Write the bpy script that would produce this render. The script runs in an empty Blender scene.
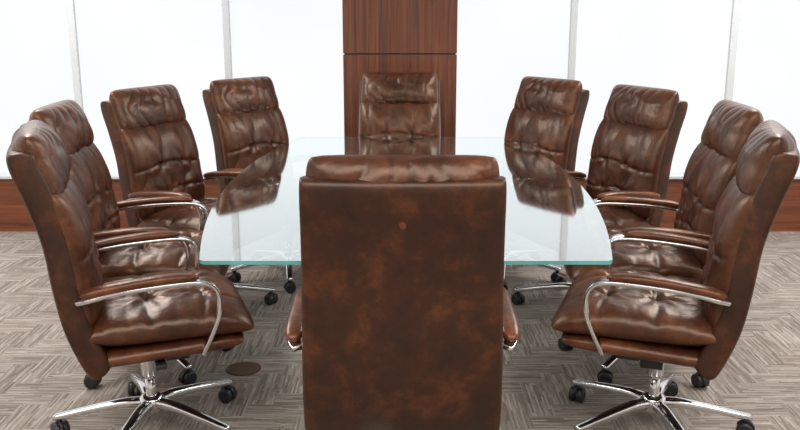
import bpy, bmesh, math, random
from mathutils import Vector, Matrix, noise
random.seed(4)
scene = bpy.context.scene
scene.view_settings.view_transform = 'Standard'
scene.view_settings.look = 'None'
COL = scene.collection
LIFT = 0.04

# ------------------------------------------------------------ materials
def mat_new(name):
    m = bpy.data.materials.new(name); m.use_nodes = True
    nt = m.node_tree
    return m, nt, nt.nodes['Principled BSDF']

def N(nt, kind, **kw):
    n = nt.nodes.new(kind)
    for k, v in kw.items():
        setattr(n, k, v)
    return n

def ramp(nt, stops):
    r = N(nt, 'ShaderNodeValToRGB')
    el = r.color_ramp.elements
    while len(el) < len(stops): el.new(0.5)
    for e, (p, c) in zip(el, stops):
        e.position = p; e.color = (*c, 1)
    return r

def leather(name, dark, mid, light, rough=0.34, scale=7.0, bump=0.25, crease_shade=True, lo=0.36, hi=0.70, wr=0.0):
    m, nt, b = mat_new(name); L = nt.links
    tc = N(nt, 'ShaderNodeTexCoord'); oi = N(nt, 'ShaderNodeObjectInfo')
    add = N(nt, 'ShaderNodeVectorMath', operation='ADD')
    mul = N(nt, 'ShaderNodeMath', operation='MULTIPLY'); mul.inputs[1].default_value = 17.0
    L.new(oi.outputs['Random'], mul.inputs[0])
    L.new(tc.outputs['Object'], add.inputs[0]); L.new(mul.outputs[0], add.inputs[1])
    n1 = N(nt, 'ShaderNodeTexNoise'); n1.inputs['Scale'].default_value = scale
    n1.inputs['Detail'].default_value = 9; n1.inputs['Roughness'].default_value = 0.72
    n1.inputs['Distortion'].default_value = 0.2
    L.new(add.outputs[0], n1.inputs['Vector'])
    r = ramp(nt, [(lo, dark), (0.52, mid), (hi, light)])
    L.new(n1.outputs['Fac'], r.inputs['Fac'])
    col = r.outputs['Color']
    if crease_shade:   # crease shading painted into the leather colour: hollows darkened, ridges lightened
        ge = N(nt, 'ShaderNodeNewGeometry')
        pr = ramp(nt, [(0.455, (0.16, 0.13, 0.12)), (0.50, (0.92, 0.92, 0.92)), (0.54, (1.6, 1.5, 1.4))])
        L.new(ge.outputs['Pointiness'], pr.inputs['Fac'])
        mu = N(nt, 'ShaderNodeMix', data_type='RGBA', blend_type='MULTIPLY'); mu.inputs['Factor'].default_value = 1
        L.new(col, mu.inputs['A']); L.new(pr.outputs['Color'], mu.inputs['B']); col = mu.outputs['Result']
    L.new(col, b.inputs['Base Color'])
    n2 = N(nt, 'ShaderNodeTexVoronoi'); n2.inputs['Scale'].default_value = 260
    L.new(add.outputs[0], n2.inputs['Vector'])
    n3 = N(nt, 'ShaderNodeTexNoise'); n3.inputs['Scale'].default_value = 16
    n3.inputs['Detail'].default_value = 3; n3.inputs['Distortion'].default_value = 0.8
    L.new(add.outputs[0], n3.inputs['Vector'])
    ad = N(nt, 'ShaderNodeMath', operation='MULTIPLY_ADD'); ad.inputs[1].default_value = 0.08
    L.new(n2.outputs['Distance'], ad.inputs[0]); L.new(n3.outputs['Fac'], ad.inputs[2])
    h = ad.outputs[0]
    if wr:   # fine vertical gathers in the hide
        mp = N(nt, 'ShaderNodeMapping'); mp.inputs['Scale'].default_value = (2.6, 1.0, 0.7)
        L.new(add.outputs[0], mp.inputs['Vector'])
        n4 = N(nt, 'ShaderNodeTexNoise'); n4.inputs['Scale'].default_value = 13; n4.inputs['Detail'].default_value = 2; n4.inputs['Distortion'].default_value = 1.0
        L.new(mp.outputs[0], n4.inputs['Vector'])
        a2 = N(nt, 'ShaderNodeMath', operation='MULTIPLY_ADD'); a2.inputs[1].default_value = wr
        L.new(n4.outputs['Fac'], a2.inputs[0]); L.new(h, a2.inputs[2]); h = a2.outputs[0]
    bp = N(nt, 'ShaderNodeBump'); bp.inputs['Strength'].default_value = bump
    bp.inputs['Distance'].default_value = 0.007
    L.new(h, bp.inputs['Height']); L.new(bp.outputs[0], b.inputs['Normal'])
    rr = N(nt, 'ShaderNodeMapRange'); rr.inputs['To Min'].default_value = rough - 0.05
    rr.inputs['To Max'].default_value = rough + 0.12
    L.new(n1.outputs['Fac'], rr.inputs['Value']); L.new(rr.outputs[0], b.inputs['Roughness'])
    b.inputs['Specular IOR Level'].default_value = 0.66
    b.inputs['Specular Tint'].default_value = (1.0, 0.78, 0.62, 1)
    return m

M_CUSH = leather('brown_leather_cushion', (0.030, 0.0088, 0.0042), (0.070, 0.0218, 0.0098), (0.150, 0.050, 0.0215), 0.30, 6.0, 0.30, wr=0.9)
M_SHELL = leather('brown_leather_panel', (0.012, 0.0037, 0.0024), (0.032, 0.0085, 0.0040), (0.098, 0.0262, 0.0080), 0.38, 8.0, 0.08, crease_shade=False, lo=0.37, hi=0.69)

def simple(name, col, rough, metal=0.0, nscale=40, var=0.08):
    m, nt, b = mat_new(name); L = nt.links
    tc = N(nt, 'ShaderNodeTexCoord')
    n = N(nt, 'ShaderNodeTexNoise'); n.inputs['Scale'].default_value = nscale
    L.new(tc.outputs['Object'], n.inputs['Vector'])
    r = ramp(nt, [(0.3, tuple(c * (1 - var) for c in col)), (0.7, tuple(min(1, c * (1 + var)) for c in col))])
    L.new(n.outputs['Fac'], r.inputs['Fac']); L.new(r.outputs['Color'], b.inputs['Base Color'])
    b.inputs['Roughness'].default_value = rough; b.inputs['Metallic'].default_value = metal
    return m
M_CHROME = simple('polished_chrome', (0.76, 0.76, 0.77), 0.13, 1.0, 20, 0.04)
M_BLACK = simple('black_plastic', (0.018, 0.018, 0.02), 0.38)
M_WHITE = simple('white_paint', (0.78, 0.78, 0.77), 0.6)
M_FRAME = simple('window_frame_pale', (0.57, 0.60, 0.62), 0.5, 0, 4, 0.02)
M_DISC = simple('bronze_disc', (0.12, 0.055, 0.03), 0.45, 0.3)

def wood(name, vertical=True, dark=(0.068, 0.018, 0.0075), light=(0.205, 0.063, 0.025)):
    m, nt, b = mat_new(name); L = nt.links
    tc = N(nt, 'ShaderNodeTexCoord'); mp = N(nt, 'ShaderNodeMapping')
    mp.inputs['Scale'].default_value = (42, 42, 1.1) if vertical else (1.3, 34, 34)
    L.new(tc.outputs['Object'], mp.inputs['Vector'])
    n = N(nt, 'ShaderNodeTexNoise'); n.inputs['Scale'].default_value = 1.0
    n.inputs['Detail'].default_value = 7; n.inputs['Roughness'].default_value = 0.65; n.inputs['Distortion'].default_value = 0.5
    L.new(mp.outputs[0], n.inputs['Vector'])
    r = ramp(nt, [(0.34, dark), (0.66, light)])
    L.new(n.outputs['Fac'], r.inputs['Fac']); L.new(r.outputs['Color'], b.inputs['Base Color'])
    b.inputs['Roughness'].default_value = 0.42
    return m
M_WOODV = wood('red_walnut_vertical'); M_WOODH = wood('red_walnut_horizontal', False, (0.10, 0.027, 0.011), (0.25, 0.076, 0.031))

def shade_mat():
    m, nt, b = mat_new('backlit_sheer_shade'); L = nt.links
    tc = N(nt, 'ShaderNodeTexCoord')
    n = N(nt, 'ShaderNodeTexNoise'); n.inputs['Scale'].default_value = 1.0
    L.new(tc.outputs['Object'], n.inputs['Vector'])
    r = ramp(nt, [(0.25, (0.90, 0.925, 0.945)), (0.75, (0.975, 0.985, 0.995))])
    L.new(n.outputs['Fac'], r.inputs['Fac'])
    L.new(r.outputs['Color'], b.inputs['Emission Color'])
    b.inputs['Base Color'].default_value = (0.02, 0.02, 0.02, 1); b.inputs['Specular IOR Level'].default_value = 0.1
    b.inputs['Emission Strength'].default_value = 1.01
    return m
M_SHADE = shade_mat()

def glass_mat(name, reflect, tint):
    m = bpy.data.materials.new(name); m.use_nodes = True
    nt = m.node_tree; nt.nodes.clear(); L = nt.links
    out = N(nt, 'ShaderNodeOutputMaterial')
    tr = N(nt, 'ShaderNodeBsdfTransparent'); tr.inputs['Color'].default_value = (*tint, 1)
    if not reflect:
        L.new(tr.outputs[0], out.inputs['Surface']); return m
    ge = N(nt, 'ShaderNodeNewGeometry')
    dp = N(nt, 'ShaderNodeVectorMath', operation='DOT_PRODUCT')
    L.new(ge.outputs['Normal'], dp.inputs[0]); L.new(ge.outputs['Incoming'], dp.inputs[1])
    ab = N(nt, 'ShaderNodeMath', operation='ABSOLUTE'); L.new(dp.outputs['Value'], ab.inputs[0])
    om = N(nt, 'ShaderNodeMath', operation='SUBTRACT'); om.inputs[0].default_value = 1; L.new(ab.outputs[0], om.inputs[1])
    pw = N(nt, 'ShaderNodeMath', operation='POWER'); pw.inputs[1].default_value = 5; L.new(om.outputs[0], pw.inputs[0])
    ma = N(nt, 'ShaderNodeMath', operation='MULTIPLY_ADD'); ma.inputs[1].default_value = 0.95; ma.inputs[2].default_value = 0.07
    L.new(pw.outputs[0], ma.inputs[0])
    o2 = N(nt, 'ShaderNodeMath', operation='SUBTRACT'); o2.inputs[0].default_value = 1; L.new(ma.outputs[0], o2.inputs[1])
    sq = N(nt, 'ShaderNodeMath', operation='POWER'); sq.inputs[1].default_value = 4.2; L.new(o2.outputs[0], sq.inputs[0])
    fi = N(nt, 'ShaderNodeMath', operation='SUBTRACT'); fi.inputs[0].default_value = 1; L.new(sq.outputs[0], fi.inputs[1])
    gl = N(nt, 'ShaderNodeBsdfGlossy'); gl.inputs['Roughness'].default_value = 0.05
    gl.inputs['Color'].default_value = (0.93, 0.985, 0.99, 1)
    mx = N(nt, 'ShaderNodeMixShader')
    L.new(fi.outputs[0], mx.inputs['Fac']); L.new(tr.outputs[0], mx.inputs[1]); L.new(gl.outputs[0], mx.inputs[2])
    L.new(mx.outputs[0], out.inputs['Surface'])
    return m
M_GTOP = glass_mat('clear_glass_face', True, (0.86, 0.94, 0.95))
M_GBOT = glass_mat('clear_glass_underside', False, (0.96, 0.99, 0.98))
M_GEDGE = simple('green_glass_edge', (0.12, 0.42, 0.41), 0.08, 0.0, 6, 0.2)

def carpet_mat():
    m, nt, b = mat_new('ribbed_block_carpet'); L = nt.links
    uv = N(nt, 'ShaderNodeUVMap'); uv.uv_map = 'UVMap'
    sep = N(nt, 'ShaderNodeSeparateXYZ'); L.new(uv.outputs[0], sep.inputs[0])
    def stripes(fu, fv, off):
        a = N(nt, 'ShaderNodeMath', operation='MULTIPLY'); a.inputs[1].default_value = fv; L.new(sep.outputs['Y'], a.inputs[0])
        fa = N(nt, 'ShaderNodeMath', operation='FLOOR'); L.new(a.outputs[0], fa.inputs[0])
        w1 = N(nt, 'ShaderNodeTexWhiteNoise', noise_dimensions='1D'); L.new(fa.outputs[0], w1.inputs['W'])
        c = N(nt, 'ShaderNodeMath', operation='MULTIPLY_ADD'); c.inputs[1].default_value = fu
        L.new(sep.outputs['X'], c.inputs[0]); L.new(w1.outputs['Value'], c.inputs[2])
        fc = N(nt, 'ShaderNodeMath', operation='FLOOR'); L.new(c.outputs[0], fc.inputs[0])
        cb = N(nt, 'ShaderNodeCombineXYZ'); L.new(fc.outputs[0], cb.inputs[0]); L.new(fa.outputs[0], cb.inputs[1]); cb.inputs[2].default_value = off
        w2 = N(nt, 'ShaderNodeTexWhiteNoise', noise_dimensions='3D'); L.new(cb.outputs[0], w2.inputs['Vector'])
        return w2.outputs['Value']
    s1 = stripes(6, 125, 1.0); s2 = stripes(14, 250, 2.0)
    mixn = N(nt, 'ShaderNodeMath', operation='MULTIPLY_ADD'); mixn.inputs[1].default_value = 0.36
    sc = N(nt, 'ShaderNodeMath', operation='MULTIPLY'); sc.inputs[1].default_value = 0.64
    L.new(s1, sc.inputs[0]); L.new(s2, mixn.inputs[0]); L.new(sc.outputs[0], mixn.inputs[2])
    r = ramp(nt, [(0.10, (0.155, 0.122, 0.099)), (0.34, (0.222, 0.184, 0.158)), (0.62, (0.290, 0.249, 0.219)), (0.92, (0.40, 0.357, 0.322))])
    L.new(mixn.outputs[0], r.inputs['Fac'])
    at = N(nt, 'ShaderNodeAttribute'); at.attribute_name = 'tone'
    mu = N(nt, 'ShaderNodeMix', data_type='RGBA', blend_type='MULTIPLY'); mu.inputs['Factor'].default_value = 1
    L.new(r.outputs['Color'], mu.inputs['A']); L.new(at.outputs['Color'], mu.inputs['B'])
    L.new(mu.outputs['Result'], b.inputs['Base Color'])
    b.inputs['Roughness'].default_value = 0.9
    b.inputs['Specular IOR Level'].default_value = 0.2
    tc = N(nt, 'ShaderNodeTexCoord'); pn = N(nt, 'ShaderNodeTexNoise'); pn.inputs['Scale'].default_value = 300
    L.new(tc.outputs['Object'], pn.inputs['Vector'])
    bp = N(nt, 'ShaderNodeBump'); bp.inputs['Strength'].default_value = 0.4; bp.inputs['Distance'].default_value = 0.003
    L.new(pn.outputs['Fac'], bp.inputs['Height']); L.new(bp.outputs[0], b.inputs['Normal'])
    return m
M_CARPET = carpet_mat()

# ------------------------------------------------------------ mesh helpers
def make(name, verts, faces, mats, smooth=True, parent=None):
    me = bpy.data.meshes.new(name)
    me.from_pydata([tuple(v) for v in verts], [], faces)
    if not isinstance(mats, (list, tuple)): mats = [mats]
    for m in mats: me.materials.append(m)
    bm = bmesh.new(); bm.from_mesh(me)
    bmesh.ops.recalc_face_normals(bm, faces=bm.faces)
    bm.to_mesh(me); bm.free()
    if smooth:
        for p in me.polygons: p.use_smooth = True
    ob = bpy.data.objects.new(name, me); COL.objects.link(ob)
    if parent: ob.parent = parent
    return ob

class Geo:
    def __init__(s): s.v = []; s.f = []
    def add(s, v, f):
        o = len(s.v); s.v += [Vector(a) for a in v]; s.f += [tuple(i + o for i in q) for q in f]
    def box(s, x0, x1, y0, y1, z0, z1):
        v = [(x, y, z) for x in (x0, x1) for y in (y0, y1) for z in (z0, z1)]
        s.add(v, [(0, 1, 3, 2), (4, 6, 7, 5), (0, 4, 5, 1), (2, 3, 7, 6), (0, 2, 6, 4), (1, 5, 7, 3)])
    def lathe(s, prof, n=24, mat=Matrix()):
        v = []; f = []
        for r, z in prof:
            for i in range(n):
                a = 2 * math.pi * i / n
                v.append(mat @ Vector((r * math.cos(a), r * math.sin(a), z)))
        m = len(prof)
        for j in range(m - 1):
            for i in range(n):
                k = (i + 1) % n
                f.append((j * n + i, j * n + k, (j + 1) * n + k, (j + 1) * n + i))
        f.append(tuple(range(n))); f.append(tuple(range((m - 1) * n, m * n)))
        s.add(v, f)

def catmull(pts, n):
    P = [Vector(p) for p in pts]
    P = [P[0] * 2 - P[1]] + P + [P[-1] * 2 - P[-2]]
    out = []
    for i in range(1, len(P) - 2):
        for k in range(n):
            t = k / n
            out.append(0.5 * ((2 * P[i]) + (P[i + 1] - P[i - 1]) * t + (2 * P[i - 1] - 5 * P[i] + 4 * P[i + 1] - P[i + 2]) * t * t + (3 * P[i] - P[i - 1] - 3 * P[i + 1] + P[i + 2]) * t ** 3))
    out.append(P[-2]); return out

def sweep(geo, path, wfun, tfun, side=Vector((1, 0, 0)), ncs=16, e=0.5):
    v = []; f = []; n = len(path)
    for i, p in enumerate(path):
        a = path[max(0, i - 1)]; b = path[min(n - 1, i + 1)]
        tan = (b - a).normalized(); nor = tan.cross(side).normalized()
        sd = nor.cross(tan).normalized()
        t = i / (n - 1)
        for k in range(ncs):
            an = 2 * math.pi * k / ncs
            c, s_ = math.cos(an), math.sin(an)
            cx = math.copysign(abs(c) ** e, c); sx = math.copysign(abs(s_) ** e, s_)
            v.append(p + sd * cx * wfun(t) / 2 + nor * sx * tfun(t) / 2)
    for i in range(n - 1):
        for k in range(ncs):
            q = (k + 1) % ncs
            f.append((i * ncs + k, i * ncs + q, (i + 1) * ncs + q, (i + 1) * ncs + k))
    f.append(tuple(range(ncs))); f.append(tuple(range((n - 1) * ncs, n * ncs)))
    geo.add(v, f)

def pillow(nu, nv, Wf, mapf, Tf, Tb, p=6, e=0.5, corner=0.05, dispf=None, dispb=None, pv=None, cexp=8):
    """closed cushion surface; mapf(x, v(-1..1), t)->3D"""
    pv = pv or p
    verts = []; faces = []; idx = {}
    for side in (0, 1):
        for j in range(nv + 1):
            for i in range(nu + 1):
                rim = i in (0, nu) or j in (0, nv)
                if side == 1 and rim:
                    idx[(1, i, j)] = idx[(0, i, j)]; continue
                u = math.sin(math.pi / 2 * (2 * i / nu - 1)); v = math.sin(math.pi / 2 * (2 * j / nv - 1))
                env = 0 if rim else (max(0, 1 - abs(u) ** p) * max(0, 1 - abs(v) ** pv)) ** e
                uu = u * (1 - corner * abs(v) ** cexp); vv = v * (1 - corner * abs(u) ** cexp)
                if side == 0:
                    t = Tf * env + (dispf(u, v) * min(1, env * 1.3) if dispf else 0)
                else:
                    t = -Tb * env - (dispb(u, v) * env if dispb else 0)
                idx[(side, i, j)] = len(verts)
                verts.append(mapf(uu * Wf(vv) / 2, vv, t))
    for side in (0, 1):
        for j in range(nv):
            for i in range(nu):
                q = (idx[(side, i, j)], idx[(side, i + 1, j)], idx[(side, i + 1, j + 1)], idx[(side, i, j + 1)])
                faces.append(q if side == 0 else q[::-1])
    return verts, faces

def soft(u, v, su, sv, seed, amp):
    return amp * noise.noise(Vector((u * su + seed, v * sv + seed * 1.7, seed * 0.3)))

def pleat(u, v, seed, count, amp, lean=0.15):
    """soft gathers running along v: rounded ridges with narrow valleys"""
    w = u + lean * noise.noise(Vector((u * 1.3 + seed, v * 1.1, seed))) + 0.03 * math.sin(v * 3 + seed)
    s = abs(math.sin(w * count + seed))
    k = 0.35 + 0.65 * max(0, min(1, 0.5 + 1.6 * noise.noise(Vector((u * 2.2, v * 1.3 + seed, seed * 2)))))
    return amp * k * (s ** 0.7 - 0.65)

# ------------------------------------------------------------ chair prototype (faces +Y, hub at origin)
def empty(name):
    e = bpy.data.objects.new(name, None); e.empty_display_size = 0.2
    COL.objects.link(e); return e

def build_chair():
    root = empty('office_chair')
    prof = catmull([(0, -0.150, 0.27), (0, -0.200, 0.34), (0, -0.256, 0.48), (0, -0.284, 0.62), (0, -0.308, 0.80),
                    (0, -0.350, 0.95), (0, -0.388, 1.06), (0, -0.402, 1.17)], 12)
    def at_z(z):
        if z <= prof[0].z:
            d = (prof[1] - prof[0]).normalized()
            return prof[0] + d * (z - prof[0].z) / d.z, Vector((0, d.z, -d.y))
        for a, b in zip(prof, prof[1:]):
            if a.z <= z <= b.z or b is prof[-1]:
                t = (z - a.z) / (b.z - a.z)
                p = a.lerp(b, t); tan = (b - a).normalized()
                return p, Vector((0, tan.z, -tan.y))
    def backmap(z0, z1, off, wing):
        def f(x, v, t):
            z = z0 + (z1 - z0) * (v + 1) / 2
            p, n = at_z(z)
            q = p + n * (t + off + wing * (x / 0.26) ** 2)
            return Vector((x, q.y, q.z))
        return f
    shell_w = lambda v: 0.584 - 0.046 * (v + 1) / 2
    v, f = pillow(48, 64, shell_w, backmap(0.316, 1.104, 0.0, 0.010), 0.056, 0.034, p=40, e=0.34, corner=0.004, cexp=24,
                  dispb=lambda u, v: 0.003 * (1 - u * u) + soft(u, v, 1.6, 1.6, 4.2, 0.001))
    back = make('backrest', v, f, M_SHELL, parent=root); back.location.z = LIFT
    def dback(u, v):
        d = 0.0
        for a, b, s in ((-0.30, 0.12, 0.4), (0.32, 0.08, 1.9), (-0.27, -0.50, 2.7), (0.30, -0.46, 4.1)):
            dx, dy = u - a, v - b
            r = math.hypot(dx, dy); ang = math.atan2(dy, dx)
            d -= 0.011 * math.exp(-(r / 0.08) ** 2)
            d += 0.0022 * math.sin(ang * 5 + s) * math.exp(-((r - 0.22) / 0.18) ** 2)
        for v0, s, am in ((0.10, 1.0, 0.006), (-0.48, 2.4, 0.006)):
            vs_ = v - v0 - 0.05 * math.sin(u * 3.4 + s)
            d -= am * math.exp(-(vs_ / 0.04) ** 2)
            d += pleat(u, v, 1.9 + s, 11.0, 0.0075, 0.15) * math.exp(-abs(vs_) / 0.26)
        ge = math.exp(-(1 - abs(v)) / 0.30)
        d += pleat(u, v, 1.2, 12.0, 0.011, 0.16) * ge
        d += pleat(u, v, 5.3, 5.0, 0.009, 0.30)
        d += soft(u, v, 2.0, 2.0, 1.3, 0.010)
        return d
    v, f = pillow(120, 120, lambda v: 0.552 - 0.012 * v, backmap(0.47, 0.968, 0.040, 0.012), 0.084, 0.02, p=3.6, e=0.42, corner=0.04, dispf=dback)
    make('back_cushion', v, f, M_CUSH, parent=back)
    def dhead(u, v):
        d = soft(u, v, 2.0, 1.2, 7.7, 0.012)
        ge = 0.40 + 1.0 * math.exp(-(1 - abs(v)) / 0.40)
        d += pleat(u, v, 4.7, 11.0, 0.0105, 0.22) * ge
        return d
    v, f = pillow(120, 70, lambda v: 0.526 - 0.018 * (v + 1) / 2, backmap(0.908, 1.155, 0.040, 0.012), 0.090, 0.066, p=2.9, e=0.46, corner=0.05,
                  dispf=dhead, dispb=lambda u, v: soft(u, v, 3, 1.5, 2.2, 0.010) + pleat(u, v, 3.7, 11.0, 0.014, 0.4) + pleat(v * 0.9, u, 6.1, 3.0, 0.010, 0.6))
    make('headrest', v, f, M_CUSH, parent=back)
    # seat
    st = [(a, b) for a in (-0.36, 0.36) for b in (-0.20, 0.40)]
    def dseat(u, v):
        d = 0
        for a, b in st:
            dx, dy = u - a, v - b
            r = math.hypot(dx, dy); ang = math.atan2(dy, dx)
            d -= 0.018 * math.exp(-(r / 0.085) ** 2)
            d += 0.0038 * math.sin(ang * 7 + a * 5) * math.exp(-((r - 0.2) / 0.17) ** 2)
        for v0 in (-0.20, 0.40):
            vv = v - v0 + 0.04 * math.sin(u * 4 + v0 * 7)
            d -= 0.007 * math.exp(-(vv / 0.045) ** 2)
        for u0 in (-0.36, 0.36):
            uu = u - u0 + 0.04 * math.sin(v * 4 + u0 * 7)
            d -= 0.006 * math.exp(-(uu / 0.045) ** 2)
        d += pleat(u, v, 3.1, 11.0, 0.009, 0.15) * math.exp(-(1 - abs(v)) / 0.25)
        d += pleat(v, u, 4.9, 11.0, 0.008, 0.15) * math.exp(-(1 - abs(u)) / 0.25)
        d += pleat(v, u, 2.9, 3.8, 0.005, 0.4)
        d += soft(u, v, 2.0, 2.0, 5.1, 0.012)
        return d
    def seatmap(x, v, t):
        y = 0.068 + 0.302 * v
        drop = 0.026 * max(0, v) ** 3
        return Vector((x, y, 0.450 + t - drop + 0.010 * (x / 0.27) ** 2))
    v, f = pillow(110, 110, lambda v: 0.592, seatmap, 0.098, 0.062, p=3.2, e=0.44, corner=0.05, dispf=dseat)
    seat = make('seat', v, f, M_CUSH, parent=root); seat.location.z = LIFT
    def smap2(x, v, t):
        return Vector((x, 0.056 + 0.276 * v, 0.378 + t + 0.01 * v))
    v, f = pillow(50, 50, lambda v: 0.570, smap2, 0.040, 0.032, p=7, e=0.42, corner=0.05)
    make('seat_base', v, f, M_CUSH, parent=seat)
    # armrests
    arm_path = catmull([(0, -0.225, 0.608), (0, -0.19, 0.617), (0, -0.10, 0.632), (0, 0.05, 0.641), (0, 0.16, 0.641), (0, 0.214, 0.624), (0, 0.236, 0.580),
                        (0, 0.230, 0.515), (0, 0.208, 0.455), (0, 0.185, 0.405), (0, 0.172, 0.375)], 8)
    for sx in (-1, 1):
        g = Geo()
        P = []
        for i, p in enumerate(arm_path):
            t = i / (len(arm_path) - 1)
            x = 0.314 - 0.016 * max(0, (t - 0.72) / 0.28) ** 1.5 - 0.018 * max(0, 0.1 - t) / 0.1
            P.append(Vector((sx * x, p.y, p.z)))
        sweep(g, P, lambda t: 0.038, lambda t: 0.015, ncs=16, e=0.25)
        arm = make('armrest', g.v, g.f, M_CHROME, parent=root); arm.location.z = LIFT
        arm['label'] = 'curved polished chrome armrest frame'
        g = Geo()
        pp = catmull([(sx * 0.312, -0.220, 0.630), (sx * 0.314, -0.15, 0.645), (sx * 0.314, -0.04, 0.657), (sx * 0.314, 0.07, 0.663), (sx * 0.314, 0.170, 0.658)], 8)
        def endr(t): return max(0.05, (1 - abs(2 * t - 1) ** 8)) ** 0.5
        sweep(g, pp, lambda t: 0.054 * endr(t), lambda t: 0.033 * endr(t), ncs=20, e=0.75)
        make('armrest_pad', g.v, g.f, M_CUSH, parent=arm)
    # gas lift
    g = Geo()
    g.lathe([(0.021, 0.09), (0.021, 0.24)], 24)
    g.lathe([(0.024, 0.22), (0.033, 0.235), (0.033, 0.34), (0.036, 0.375)], 24)
    gl = make('gas_lift', g.v, g.f, M_CHROME, parent=root); gl['label'] = 'chrome gas lift column'
    for p in gl.data.polygons:
        if len(p.vertices) > 4: p.use_smooth = False
    # mechanism
    g = Geo(); g.box(-0.085, 0.085, -0.12, 0.12, 0.325, 0.352); g.box(-0.05, 0.05, -0.07, 0.07, 0.295, 0.33)
    g.box(0.08, 0.25, 0.02, 0.035, 0.330, 0.340); g.box(0.235, 0.29, 0.008, 0.047, 0.325, 0.345)
    g.box(-0.14, -0.085, -0.03, 0.05, 0.27, 0.35); g.box(-0.03, 0.03, 0.06, 0.15, 0.250, 0.345)
    mech = make('tilt_mechanism', g.v, g.f, M_BLACK, smooth=False, parent=root); mech.location.z = LIFT
    bv = mech.modifiers.new('bevel', 'BEVEL'); bv.width = 0.006; bv.segments = 2
    mech['label'] = 'black tilt mechanism with lever'
    # star base
    g = Geo(); g.lathe([(0.03, 0.080), (0.048, 0.086), (0.05, 0.130), (0.040, 0.145), (0.026, 0.150)], 28)
    star = make('star_base', g.v, g.f, M_CHROME, parent=root); star['label'] = 'polished chrome five-spoke base'
    g = Geo()
    lp = catmull([(0, 0.03, 0.118), (0, 0.10, 0.120), (0, 0.20, 0.108), (0, 0.31, 0.090), (0, 0.365, 0.082)], 6)
    sweep(g, lp, lambda t: 0.050 - 0.018 * t, lambda t: 0.038 - 0.016 * t, ncs=16, e=0.6)
    leg0 = make('leg', g.v, g.f, M_CHROME, parent=star)
    g = Geo()
    for s in (-1, 1):
        M = Matrix.Translation((s * 0.007, 0.0, 0.031)) @ Matrix.Rotation(s * math.pi / 2, 4, 'Y')
        g.lathe([(0.010, 0), (0.0305, 0.0), (0.031, 0.003), (0.031, 0.018), (0.026, 0.022), (0.012, 0.021), (0.006, 0.019)], 28, M)
    hood = [Vector((0, 0.034 * math.cos(a), 0.031 + 0.035 * math.sin(a))) for a in [math.radians(d) for d in range(-10, 151, 10)]]
    sweep(g, hood, lambda t: 0.014, lambda t: 0.005, ncs=8)
    g.lathe([(0.008, 0.056), (0.011, 0.062), (0.011, 0.076), (0.006, 0.084)], 16)
    cm = make('caster', g.v, g.f, M_BLACK, parent=star); cm['label'] = 'black twin-wheel caster'
    cm.data.polygons.foreach_set('use_smooth', [len(p.vertices) == 4 for p in cm.data.polygons])
    for k in range(5):
        a = math.radians(72 * k)
        if k == 0: l, c = leg0, cm
        else:
            l = leg0.copy(); c = cm.copy(); COL.objects.link(l); COL.objects.link(c)
            l.parent = star; c.parent = star
        l.rotation_euler = (0, 0, a)
        c.location = (-math.sin(a) * 0.345, math.cos(a) * 0.345, 0)
        c.rotation_euler = (0, 0, a + random.uniform(-1.5, 1.5))
    return root

proto = build_chair()

def tree(ob):
    out = [ob]
    for c in ob.children: out += tree(c)
    return out

def place(root, x, y, face_deg, star_deg, dz, tilt, label):
    """face_deg: seat heading from +X, ccw; star_deg: world heading of one base leg; dz: gas-lift height; tilt: back recline"""
    root.location = (x, y, 0); root.rotation_euler = (0, 0, math.radians(face_deg - 90))
    for c in root.children:
        if c.name.startswith('star_base'):
            c.rotation_euler = (0, 0, math.radians(star_deg - face_deg))
        elif not c.name.startswith('gas_lift'):
            c.location.z = LIFT + dz
            if c.name.startswith('backrest'): c.rotation_euler.x = math.radians(-tilt)
    root['label'] = label; root['category'] = 'chair'; root['group'] = 'brown leather conference chairs'

def dup(root):
    m = {}
    for o in tree(root):
        n = o.copy(); COL.objects.link(n); m[o] = n
        if o.parent: n.parent = m.get(o.parent, None)
    return m[root]

side_label = 'brown tufted leather executive chair with chrome arms, beside glass table'
specs = [
    (0.007, 2.500, 90, 36, -0.001, 2.8, 'brown leather executive chair with smooth mottled back, at table end'),
    (-0.002, 5.46, -90, 0, 0, 0, 'brown leather executive chair in front of wood column at table end'),
    (-0.960, 3.04, 20, -26, -0.005, 0.8, side_label), (-1.15, 3.72, 5, 22, 0, 0, side_label),
    (-1.06, 4.46, -24, 10, 0, 0, side_label), (-0.69, 5.07, -35, -10, 0, 0, side_label),
    (0.980, 3.04, 160, -154, -0.005, 0.8, side_label), (1.12, 3.72, 175, 158, 0, 0, side_label),
    (1.00, 4.46, 204, 170, 0, 0, side_label), (0.640, 5.07, 214, 190, 0, 0, side_label),
]
roots = [proto] + [dup(proto) for _ in specs[1:]]
for r, sp in zip(roots, specs): place(r, *sp)

# ------------------------------------------------------------ table
table = empty('conference_table'); table.location = (0.02, 4.17, 0)
table['label'] = 'long boat-shaped clear glass conference table with green polished edge'; table['category'] = 'table'
hl = 1.48
def hw(y): return 0.68 + 0.165 * (1 - (y / hl) ** 2)
rc = 0.03
n = 40
right = []
for i in range(n + 1):
    y = -hl + rc + (2 * hl - 2 * rc) * i / n
    right.append((hw(y), y))
def arc(cx, cy, a0, a1):
    return [(cx + rc * math.cos(math.radians(a0 + (a1 - a0) * k / 6)), cy + rc * math.sin(math.radians(a0 + (a1 - a0) * k / 6))) for k in range(1, 6)]
w0 = hw(hl - rc)
outline = right + arc(w0 - rc, hl - rc, 0, 90) + [(w0 - rc, hl), (-(w0 - rc), hl)] + arc(-(w0 - rc), hl - rc, 90, 180)
outline += [(-x, y) for x, y in reversed(right)] + arc(-(w0 - rc), -hl + rc, 180, 270) + [(-(w0 - rc), -hl), (w0 - rc, -hl)] + arc(w0 - rc, -hl + rc, 270, 360)
zt, zb = 0.745 + LIFT, 0.732 + LIFT
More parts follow.
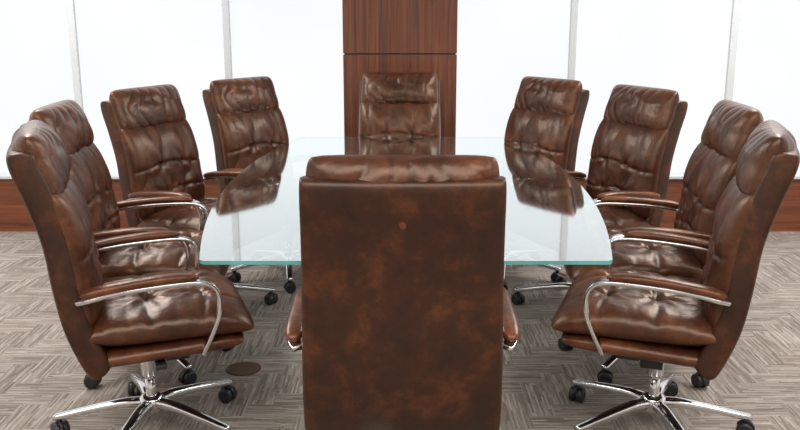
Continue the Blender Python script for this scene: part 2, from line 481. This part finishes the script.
vs = [(x, y, zt) for x, y in outline] + [(x, y, zb) for x, y in outline]
m = len(outline)
fs = [tuple(range(m)), tuple(range(2 * m - 1, m - 1, -1))] + [(i, i + m, (i + 1) % m + m, (i + 1) % m) for i in range(m)]
top = make('tabletop', vs, fs, [M_GTOP, M_GBOT, M_GEDGE], smooth=False, parent=table)
for i, p in enumerate(top.data.polygons):
    p.material_index = 0 if p.normal.z > 0.5 else (1 if p.normal.z < -0.5 else 2)
top['label'] = 'clear glass top with green edge'
for k, yy in enumerate((-0.55, 0.55)):
    g = Geo(); g.box(-0.20, 0.20, yy - 0.09, yy + 0.09, 0.02, 0.715 + LIFT)
    g.box(-0.26, 0.26, yy - 0.16, yy + 0.16, 0.0, 0.03); g.box(-0.24, 0.24, yy - 0.13, yy + 0.13, 0.707 + LIFT, 0.7315 + LIFT)
    pd = make('pedestal', g.v, g.f, M_WOODV, smooth=False, parent=table)
    bv = pd.modifiers.new('bevel', 'BEVEL'); bv.width = 0.005; bv.segments = 2

# ------------------------------------------------------------ room
X0, X1, Y0, Y1, H = -4.3, 4.3, -2.6, 6.17, 2.8
def struct(ob): ob['kind'] = 'structure'; return ob
w = 0.105; nn = 3
vs = []; fs = []; uvs = []; tones = []
def plank(x0, y0, x1, y1, horiz):
    cx0, cx1 = max(x0, X0 - .1), min(x1, X1 + .1); cy0, cy1 = max(y0, Y0 - .1), min(y1, Y1 + .1)
    if cx1 - cx0 < 1e-4 or cy1 - cy0 < 1e-4: return
    o = len(vs); vs.extend([(cx0, cy0, 0), (cx1, cy0, 0), (cx1, cy1, 0), (cx0, cy1, 0)]); fs.append((o, o + 1, o + 2, o + 3))
    r1, r2 = random.uniform(0, 50), random.uniform(0, 50)
    for (x, y) in [(cx0, cy0), (cx1, cy0), (cx1, cy1), (cx0, cy1)]:
        uvs.append((x - x0 + r1, y - y0 + r2) if horiz else (y - y0 + r1, x - x0 + r2))
    tones.append((random.uniform(0.90, 1.10)) * (1.02 if horiz else 0.97))
for t in range(-40, 85):
    for s in range(-85, 85):
        if (s - t) % (2 * nn) == 0: plank(s * w, t * w, (s + nn) * w, (t + 1) * w, True)
        if (t - s - 1) % (2 * nn) == 0: plank(s * w, t * w, (s + 1) * w, (t + nn) * w, False)
me = bpy.data.meshes.new('floor'); me.from_pydata(vs, [], fs); me.materials.append(M_CARPET)
uvl = me.uv_layers.new(name='UVMap')
for i, uv in enumerate(uvs): uvl.data[i].uv = uv
ca = me.color_attributes.new('tone', 'FLOAT_COLOR', 'CORNER')
for i in range(len(uvs)):
    tt = tones[i // 4]; ca.data[i].color = (tt, tt, tt, 1)
fl = bpy.data.objects.new('floor', me); COL.objects.link(fl); struct(fl)

def boxobj(name, b, mat, bevel=0):
    g = Geo(); g.box(*b); o = make(name, g.v, g.f, mat, smooth=False); struct(o)
    if bevel:
        bv = o.modifiers.new('bevel', 'BEVEL'); bv.width = bevel; bv.segments = 2
    return o
boxobj('ceiling', (X0 - .1, X1 + .1, Y0 - .1, Y1 + .2, H, H + 0.1), M_WHITE)
boxobj('wall_left', (X0 - .1, X0, Y0 - .1, Y1 + .2, 0, H), M_WHITE)
boxobj('wall_right', (X1, X1 + .1, Y0 - .1, Y1 + .2, 0, H), M_WHITE)
boxobj('wall_back', (X0, X1, Y0 - .1, Y0, 0, H), M_WHITE)
SILL = 0.40
boxobj('wall_front', (X0, X1, Y1, Y1 + 0.2, 0, SILL), M_WOODH)
boxobj('trim_1', (X0, X1, Y1 - 0.02, Y1 + 0.14, SILL, SILL + 0.022), M_FRAME, 0.003)
CW = 0.400
boxobj('trim_2', (-CW, CW, Y1 - 0.10, Y1 + 0.2, 0, 1.305), M_WOODV, 0.003)
boxobj('trim_3', (-CW, CW, Y1 - 0.10, Y1 + 0.2, 1.313, H), M_WOODV, 0.003)
boxobj('trim_4', (-CW + .01, CW - .01, Y1 - 0.09, Y1 + 0.19, 1.30, 1.32), M_BLACK)
boxobj('baseboard_front', (X0, X1, Y1 - 0.008, Y1, 0, 0.05), M_WOODH)
ti = 5; wi = 1
for s in (-1, 1):
    edges = [CW, 1.255, 2.37 if s < 0 else 2.42, 3.5, X1]
    for a, b in zip(edges, edges[1:]):
        x0, x1 = sorted((s * a, s * b))
        boxobj('window_%d' % wi, (x0, x1, Y1 + 0.15, Y1 + 0.16, SILL + 0.02, H), M_SHADE); wi += 1
    for e in edges[1:-1]:
        boxobj('trim_%d' % ti, (s * e - 0.025, s * e + 0.025, Y1 + 0.11, Y1 + 0.145, SILL + 0.022, H), M_FRAME, 0.003); ti += 1

# floor outlet disc
g = Geo(); g.lathe([(0.080, 0.0), (0.080, 0.003), (0.072, 0.005)], 40)
d = make('floor_outlet_cover', g.v, g.f, M_DISC, smooth=False); d.location = (-0.715, 3.62, 0.0)
d['label'] = 'round bronze outlet cover set in carpet'; d['category'] = 'floor outlet'

# ------------------------------------------------------------ lights
def area(name, loc, rot, sx, sy, power, col=(1, 1, 1)):
    l = bpy.data.lights.new(name, 'AREA'); l.shape = 'RECTANGLE'; l.size = sx; l.size_y = sy; l.energy = power; l.color = col
    o = bpy.data.objects.new(name, l); o.location = loc; o.rotation_euler = rot; COL.objects.link(o); return o
area('ceiling_light', (0, 0.4, H - 0.03), (0, 0, 0), 5.5, 2.0, 175, (1, 0.96, 0.92))
area('ceiling_light', (-2.3, 4.4, H - 0.03), (0, 0, 0), 0.9, 2.8, 105, (1, 0.97, 0.94))
area('ceiling_light', (2.3, 4.4, H - 0.03), (0, 0, 0), 0.9, 2.8, 105, (1, 0.97, 0.94))
wd = bpy.data.worlds.new('World'); scene.world = wd; wd.use_nodes = True
wd.node_tree.nodes['Background'].inputs[0].default_value = (0.9, 0.95, 1, 1)
wd.node_tree.nodes['Background'].inputs[1].default_value = 0.6

# ------------------------------------------------------------ camera
cam = bpy.data.cameras.new('camera'); co = bpy.data.objects.new('camera', cam); COL.objects.link(co)
co.location = (0, 0, 1.53 + LIFT); co.rotation_euler = (math.radians(90 - 13.18), 0, 0)
cam.lens = 850 / 800 * 36; cam.sensor_width = 36; cam.clip_start = 0.05
scene.camera = co
